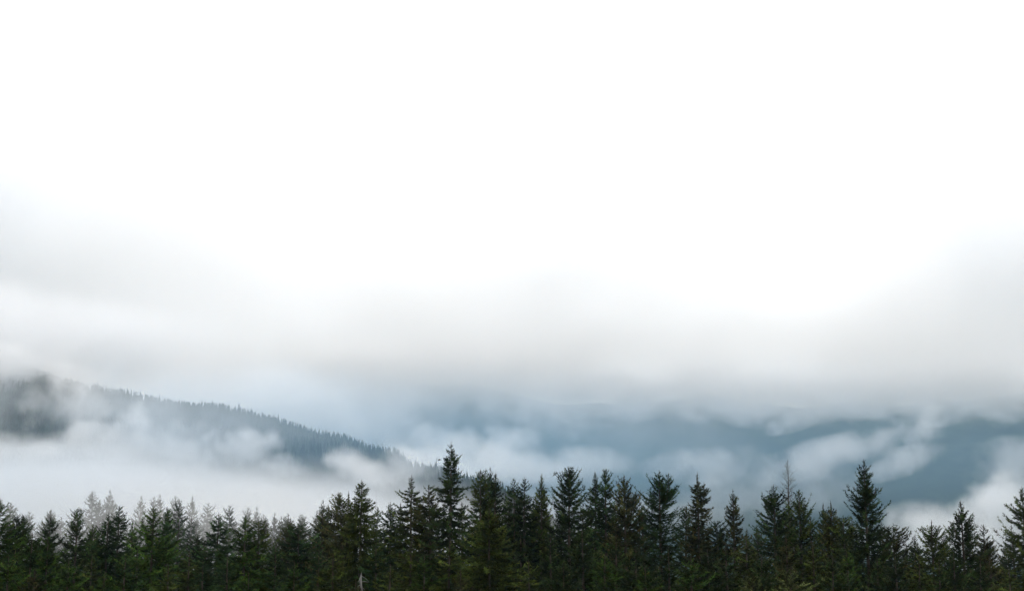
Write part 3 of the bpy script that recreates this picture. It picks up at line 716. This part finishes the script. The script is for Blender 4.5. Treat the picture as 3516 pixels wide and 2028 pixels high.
far_mat = foliage_material("needles_hill", (0.020, 0.040, 0.024), (0.04, 0.04, 0.022), 0.9)
smalls = [small_conifer(900 + i) for i in range(6)]
small_me = []
for i, (V, F) in enumerate(smalls):
    o = link_mesh('hill_tree_shape', V, F, far_mat, None, np.full(len(V), 0.5)); small_me.append(o.data)
    bpy.data.objects.remove(o)

rg = np.random.default_rng(77)
def section(px):
    for lim, t in [(460, 'near the hill\'s misty top'), (700, 'on the upper third of the ridge'), (940, 'on the middle of the ridge'),
                   (1200, 'on the lower third of the ridge'), (1400, 'at the ridge\'s steep end'), (9999, 'on the low spur beyond its end')]:
        if px < lim: return t
crest = []
px = 250.0
while px < 1620:
    Yc = float(np.interp(px, [h[0] for h in HILL], [h[2] for h in HILL]))
    crest.append((px, Yc)); px += rg.choice([4.0, 6.0, 9.0, 16.0]) + rg.uniform(0, 3)
for px, Yc in crest:
    v = at(px, 1500, Yc); x = v.x; y = Yc + rg.uniform(-14, 10); x = x / Yc * y
    z = float(ground_z(x, y)) - 0.5
    h = rg.uniform(11, 21) * (1.3 if rg.random() < 0.12 else 1.0) * float(0.92 + 0.38 * vnoise(px / 38.0, 0.5, 5)) * (1.2 if px > 1400 else 1.0)
    o = bpy.data.objects.new('hill_conifer', small_me[rg.integers(6)])
    scene.collection.objects.link(o)
    o.location = (x, y, z); w = 14 * rg.uniform(0.6, 1.15); o.scale = (w, w, h); o.rotation_euler = (0, 0, rg.uniform(0, 6.28))
    tag(o, 'hazy blue grey conifer in the hill\'s crest line, ' + section(px), 'tree', 'conifers in the crest line ' + section(px))

# the rest of the hill forest, one uncountable mass
Vs, Fs, nv, Ts = [], [], 0, []
pts = []
azs = rg.uniform(hill_az[0] * 0.9 - 0.02, 0.17, 26000)
for a in azs:
    Yc = float(np.interp(a, hill_az, hill_Y))
    y = Yc - abs(rg.normal(0, 1)) * 300 - 4 if rg.random() < 0.93 else Yc + rg.uniform(0, 120)
    if y > 700: pts.append((a * y, y))
pts = np.array(pts)[:15000]
zz = ground_z(pts[:, 0], pts[:, 1])
ok = zz > VALLEY + 8
pts, zz = pts[ok], zz[ok]
for (x, y), z in zip(pts, zz):
    V, F = smalls[rg.integers(6)]
    h = rg.uniform(11, 18) * (1.2 if rg.random() < 0.1 else 1.0); w = h * rg.uniform(0.8, 1.25); c, s = math.cos(x * 9), math.sin(x * 9)
    W = np.stack([(V[:, 0] * c - V[:, 1] * s) * w, (V[:, 0] * s + V[:, 1] * c) * w, V[:, 2] * h], -1) + [x, y, z - 0.6]
    Vs.append(W); Fs.append(F + nv); nv += len(V); Ts.append(np.full(len(V), rg.uniform(0.1, 1.0)))
hf = link_mesh('hillside_forest', np.concatenate(Vs), np.concatenate(Fs), far_mat, None, np.concatenate(Ts))
tag(hf, 'dense dark conifer forest covering the misty slope of the hill', kind='stuff')

# a bird, tiny against the pale cloud left of the tallest tip
b0 = at(1508, 1578, 140)
bird_m = bpy.data.materials.new("bird_plumage"); bird_m.use_nodes = True
bird_m.node_tree.nodes["Principled BSDF"].inputs["Base Color"].default_value = (0.02, 0.02, 0.022, 1)
bv, bf = tube(np.array([[-.16, 0, .02], [-.10, 0, 0], [0, 0, -.01], [.1, 0, .01], [.15, 0, .03], [.19, 0, .025]]), [0.02, .035, .055, .04, .03, .004], 8)
root = empty('bird', b0); tag(root, 'tiny dark bird in flight left of the tallest spruce tip', 'bird')
link_mesh('body', bv, bf, bird_m, root, smooth=True)
for sgn in (-1, 1):
    wv = np.array([[-.05, 0, .02], [.08, 0, .02], [.06, sgn * .14, .10], [-.04, sgn * .15, .10], [.0, sgn * .30, .07], [-.07, sgn * .30, .06]])
    wv = np.concatenate([wv, wv - [0, 0, .008]])
    wf = [[0, 1, 2, 3], [3, 2, 4, 5], [6, 9, 8, 7], [9, 11, 10, 8]]
    link_mesh('wing', wv, np.array(wf), bird_m, root)

# ------------------------------------------------------------------ air: even haze, then the banks of mist
HAZE = 0.00004
def volume_material(name, color, density, aniso=0.2):
    m = bpy.data.materials.new(name); m.use_nodes = True
    n, l = m.node_tree.nodes, m.node_tree.links
    n.remove(n["Principled BSDF"])
    v = n.new("ShaderNodeVolumePrincipled")
    v.inputs["Color"].default_value = (*color, 1)
    v.inputs["Density"].default_value = density
    v.inputs["Anisotropy"].default_value = aniso
    l.new(v.outputs[0], n["Material Output"].inputs["Volume"])
    return m, v

def box(name, lo, hi, mat):
    v = [(x, y, z) for x in (lo[0], hi[0]) for y in (lo[1], hi[1]) for z in (lo[2], hi[2])]
    f = [[0, 1, 3, 2], [4, 6, 7, 5], [0, 4, 5, 1], [2, 3, 7, 6], [0, 2, 6, 4], [1, 5, 7, 3]]
    return link_mesh(name, v, np.array(f), mat)
hm, _ = volume_material("haze_air", (0.40, 0.72, 1.0), HAZE, 0.0)
hz_o = box('haze', (-8000, -4500, float(GZ.min()) - 1.5), (8000, 8500, 1500), hm)
tag(hz_o, kind='stuff')

# unit ball for the banks
def ball():
    V, F = [], []
    nu, nw = 20, 12
    for i in range(nw + 1):
        t = math.pi * i / nw
        for j in range(nu):
            a = 2 * math.pi * j / nu
            V.append((math.sin(t) * math.cos(a), math.sin(t) * math.sin(a), math.cos(t)))
    for i in range(nw):
        for j in range(nu):
            k = (j + 1) % nu
            F.append((i * nu + j, (i + 1) * nu + j, (i + 1) * nu + k, i * nu + k))
    V = np.array(V)
    # drop the degenerate pole quads by merging the pole rings to one vertex each
    tri = []
    top, bot = 0, nw * nu
    quads = []
    for q in F:
        a, b, c, d = q
        if a < nu: tri.append((top, b, c))
        elif b >= bot: tri.append((a, bot, d))
        else: quads.append(q)
    return V, [np.array(quads), np.array(tri)]
BV, BF = ball()

EXT = 1.35
def bank(px, py, Y, rx, rz, ry, od, feat, warp=0.55, soft=2.0, bite=0.8, stretch=(1, 1, 1), tilt=0.0, name='mist_bank', col=(0.955, 0.968, 0.985), aniso=0.45, seed=0.0, det=5.0, rate=1.0):
    """a bank of mist centred at photograph pixel px,py and depth Y; rx, rz in photograph pixels, ry in metres;
    od: how thick it is through its middle; feat: size in metres of its billows"""
    k = mpp(Y); c = at(px, py, Y)
    dens = od / (1.3 * ry)
    m, v = volume_material(name, col, dens, aniso)
    n, l = m.node_tree.nodes, m.node_tree.links
    def math_(op, a, b=None, c_=None, clamp=False):
        q = n.new("ShaderNodeMath"); q.operation = op; q.use_clamp = clamp
        for i, x in enumerate((a, b, c_)):
            if x is None: continue
            if isinstance(x, (int, float)): q.inputs[i].default_value = x
            else: l.new(x, q.inputs[i])
        return q.outputs[0]
    def vmath(op, a, b):
        q = n.new("ShaderNodeVectorMath"); q.operation = op
        l.new(a, q.inputs[0])
        if isinstance(b, tuple): q.inputs[1].default_value = b
        elif isinstance(b, float): q.inputs[3].default_value = b
        else: l.new(b, q.inputs[1])
        return q
    tc = n.new("ShaderNodeTexCoord")
    geo = n.new("ShaderNodeNewGeometry")
    mp = n.new("ShaderNodeMapping")
    mp.inputs["Scale"].default_value = tuple(1.0 / (feat * s_) for s_ in stretch)
    mp.inputs["Location"].default_value = (seed * 3.1, seed * 1.7, seed * 2.3)
    l.new(geo.outputs["Position"], mp.inputs[0])
    nz = n.new("ShaderNodeTexNoise"); nz.inputs["Scale"].default_value = 1.0; nz.inputs["Detail"].default_value = det
    nz.inputs["Roughness"].default_value = 0.6
    l.new(mp.outputs[0], nz.inputs["Vector"])
    off = vmath('SUBTRACT', nz.outputs["Color"], (0.5, 0.5, 0.5)).outputs[0]
    off = vmath('SCALE', off, float(warp * 4.0)).outputs[0]
    p = vmath('ADD', tc.outputs["Object"], off).outputs[0]
    p = vmath('SCALE', p, EXT).outputs[0]
    r2 = vmath('DOT_PRODUCT', p, p).outputs["Value"]
    o2 = vmath('DOT_PRODUCT', tc.outputs["Object"], tc.outputs["Object"]).outputs["Value"]
    body = math_('POWER', math_('SUBTRACT', 1.0, math_('MULTIPLY', r2, 0.72), clamp=True), soft)
    rim = math_('MULTIPLY', math_('SUBTRACT', 1.0, o2), 3.0, clamp=True)
    tex = math_('MULTIPLY_ADD', math_('SUBTRACT', nz.outputs["Fac"], 0.5), 6.0 * bite, 1.0)
    tex = math_('MAXIMUM', tex, 0.0)
    d = math_('MULTIPLY', math_('MULTIPLY', body, rim), math_('MULTIPLY', tex, dens))
    if warp == 0 and bite == 0:                            # plain bluish air: no billows to work out
        d = math_('MULTIPLY', math_('POWER', math_('SUBTRACT', 1.0, o2, clamp=True), 1.5), dens)
    l.new(d, v.inputs["Density"])
    m.cycles.volume_step_rate = rate
    o = link_mesh(name, BV, BF, m)
    o.location = c; o.scale = (rx * k * EXT, ry * EXT, rz * k * EXT); o.rotation_euler = (0, tilt, 0)
    tag(o, kind='stuff')
    return o

S = [0]
def B(*a, **k):
    S[0] += 1
    k.setdefault('seed', S[0] * 1.37)
    return bank(*a, **k)
# --- fog filling the hollow between the front wood and the hill
B(100, 1775, 1000, 1500, 200, 330, 5, 85, warp=.5, soft=1.4, bite=.9, stretch=(1.8, 1.8, 1), col=(.84, .90, .965))
B(900, 1770, 760, 800, 150, 250, 3.0, 75, warp=.5, soft=1.4, bite=1.0, stretch=(1.8, 1.8, 1), tilt=0.10, col=(.84, .90, .965))
B(1500, 1840, 1000, 600, 130, 250, 1.2, 130, warp=.4, bite=.6)
# --- thin mist among the nearer misty trees
B(500, 1810, 300, 900, 190, 65, .55, 40, warp=.35, bite=.5)
B(1000, 1790, 360, 700, 170, 60, .55, 40, warp=.35, bite=.6)
# --- blue distance in the air of the valleys
BL = dict(bite=0.0, warp=0.0, rate=2.5, col=(.46, .73, .99), aniso=0.0, name='valley_haze')
B(1300, 1560, 1350, 1150, 260, 230, .30, 500, **BL)
B(2300, 1580, 2700, 2200, 260, 600, .40, 500, **BL)
# --- wisps rising up the hill
B(500, 1450, 1500, 900, 220, 150, .85, 110, warp=.6, bite=1.1, col=(.86, .93, 1.0))
W = dict(warp=.85, bite=1.2, rate=.7)
B(175, 1350, 1830, 60, 150, 80, 1.3, 60, tilt=.12, **W)
B(50, 1235, 1800, 200, 62, 90, 2.6, 60, **W)
B(300, 1305, 1850, 120, 50, 80, 1.6, 50, **W)
B(330, 1400, 1750, 110, 90, 90, 1.1, 55, tilt=.3, **W)
B(400, 1520, 1600, 150, 60, 80, 1.8, 50, tilt=.2, **W)
B(480, 1460, 1600, 60, 95, 70, 1.8, 45, tilt=.35, **W)
B(560, 1500, 1560, 90, 80, 70, 1.5, 45, tilt=.5, **W)
B(650, 1560, 1520, 120, 55, 70, 1.5, 45, tilt=.3, **W)
B(720, 1500, 1540, 45, 75, 60, 1.0, 40, tilt=.4, **W)
B(850, 1545, 1480, 90, 65, 70, 1.9, 42, tilt=.5, **W)
B(960, 1590, 1430, 110, 50, 70, 1.6, 42, tilt=.4, **W)
B(930, 1510, 1480, 40, 50, 55, .9, 36, tilt=.4, **W)
B(1180, 1570, 1380, 60, 60, 60, 1.2, 40, tilt=.3, **W)
B(1290, 1625, 1250, 150, 55, 80, 1.5, 45, tilt=.3, **W)
B(250, 1545, 1500, 420, 55, 110, 1.6, 60, **W)
B(1420, 1600, 1330, 120, 60, 60, .9, 40, **W)
B(1560, 1600, 1900, 300, 90, 160, 2.4, 80, **W)
# --- cloud over the hill's top and the pale air behind it
B(-60, 1150, 2000, 420, 190, 200, 4, 150, warp=.4)
B(350, 1200, 2300, 500, 170, 200, 4, 150, warp=.4)
B(930, 1410, 2700, 480, 190, 260, 3.4, 160, warp=.4, bite=.35, col=(.95, .975, 1.0))
B(10, 1230, 1950, 240, 130, 120, 2.6, 110, warp=.4)
# --- cloud base on the mountains
DK = dict(aniso=.6, col=(.985, .985, .985))
B(500, 1010, 3500, 1500, 480, 420, 2.2, 420, warp=.35, bite=.45, **DK)
B(2000, 1080, 3500, 1300, 400, 420, 2.1, 380, warp=.35, bite=.5, **DK)
B(3300, 1070, 3500, 1000, 440, 420, 2.3, 400, warp=.35, bite=.45, **DK)
B(400, 1260, 3150, 700, 150, 300, 1.8, 200, warp=.5, bite=.8, **DK)
B(1250, 1290, 3150, 420, 110, 300, 3.6, 130, warp=.5, bite=.7, **DK)
B(1700, 1300, 3150, 420, 100, 300, 3.6, 130, warp=.5, bite=.7, **DK)
B(2080, 1345, 3150, 330, 75, 280, 4, 110, warp=.45, bite=.6, **DK)
B(2420, 1345, 3150, 330, 78, 280, 4, 110, warp=.45, bite=.6, **DK)
B(2740, 1362, 3150, 300, 75, 280, 4, 110, warp=.45, bite=.6, **DK)
B(3040, 1340, 3150, 300, 78, 280, 4, 110, warp=.45, bite=.6, **DK)
B(3400, 1325, 3150, 360, 80, 280, 4, 110, warp=.45, bite=.6, **DK)
B(2250, 1470, 2950, 560, 120, 150, .35, 150, bite=.8, aniso=.5)
# --- clouds lying on the mountain flanks
B(1480, 1400, 3000, 230, 70, 180, 1.4, 110, bite=1.15, warp=.75, rate=.7)
B(1340, 1480, 2900, 200, 60, 180, 1.6, 120, tilt=.2, bite=1.15, warp=.75, rate=.7)
B(1560, 1530, 2700, 150, 70, 160, 3, 90, bite=1.15, warp=.75, rate=.7)
B(1760, 1500, 2700, 110, 50, 130, 2.2, 70, bite=1.15, warp=.75, rate=.7)
B(1780, 1605, 2600, 380, 72, 220, 3.6, 100, bite=1.15, warp=.75, rate=.7)
B(1880, 1430, 2900, 170, 60, 160, 1.5, 110, tilt=.3, bite=1.15, warp=.75, rate=.7)
B(2010, 1585, 2800, 170, 45, 160, 1.3, 100, bite=1.15, warp=.75, rate=.7)
B(2430, 1595, 2800, 190, 62, 180, 2.4, 110, bite=1.15, warp=.75, rate=.7)
B(2860, 1565, 2800, 290, 62, 180, 2.4, 110, tilt=-.22, bite=1.15, warp=.75, rate=.7)
B(3160, 1470, 2800, 55, 120, 120, 1.4, 90, tilt=.12, bite=1.15, warp=.75, rate=.7)
B(3080, 1590, 2800, 130, 45, 130, 1.8, 90, tilt=-.3, bite=1.15, warp=.75, rate=.7)
B(2650, 1700, 2800, 330, 90, 200, 1.6, 140, bite=1.15, warp=.75, rate=.7)
B(3510, 1580, 2800, 180, 70, 150, 1.2, 120, bite=1.15, warp=.75, rate=.7)
B(3330, 1835, 2400, 340, 105, 220, 3.2, 110, bite=1.15, warp=.75, rate=.7)
B(3480, 1720, 2400, 160, 110, 160, 2, 100, bite=1.15, warp=.75, rate=.7)
B(2000, 1780, 2400, 600, 90, 200, 1.0, 140, bite=1.15, warp=.75, rate=.7)
# --- high thin layers against the white sky
B(-250, 740, 3700, 1150, 480, 600, 3.0, 420, warp=.4, bite=.6)
B(1950, 850, 3700, 520, 190, 500, 1.5, 230, warp=.5, bite=1.0)
B(3900, 820, 3700, 1000, 480, 600, 3.0, 420, warp=.4, bite=.6)
B(1500, 1200, 3250, 1500, 150, 300, .9, 200, warp=.5, bite=.7, **DK)
B(2900, 1210, 3250, 1000, 130, 300, .9, 200, warp=.5, bite=.7, **DK)
# --- shreds hanging under the cloud base
for sx_, sy_, sr_, sz_, so_, st_ in [(1990, 1425, 90, 34, 1.1, .3), (2190, 1405, 130, 40, 1.4, -.2), (2400, 1432, 80, 30, 1.0, .4), (2560, 1415, 140, 42, 1.6, .2),
                            (2740, 1440, 110, 32, 1.3, -.3), (2930, 1410, 120, 40, 1.4, .3), (3080, 1440, 70, 34, 1.1, .5), (3290, 1405, 110, 42, 1.3, -.2), (3450, 1425, 100, 32, 1.1, .2), (1680, 1420, 90, 60, 1.0, .9)]:
    B(sx_, sy_, 3000, sr_, sz_, 110, so_, 75, bite=1.2, warp=.8, tilt=st_, rate=.8)
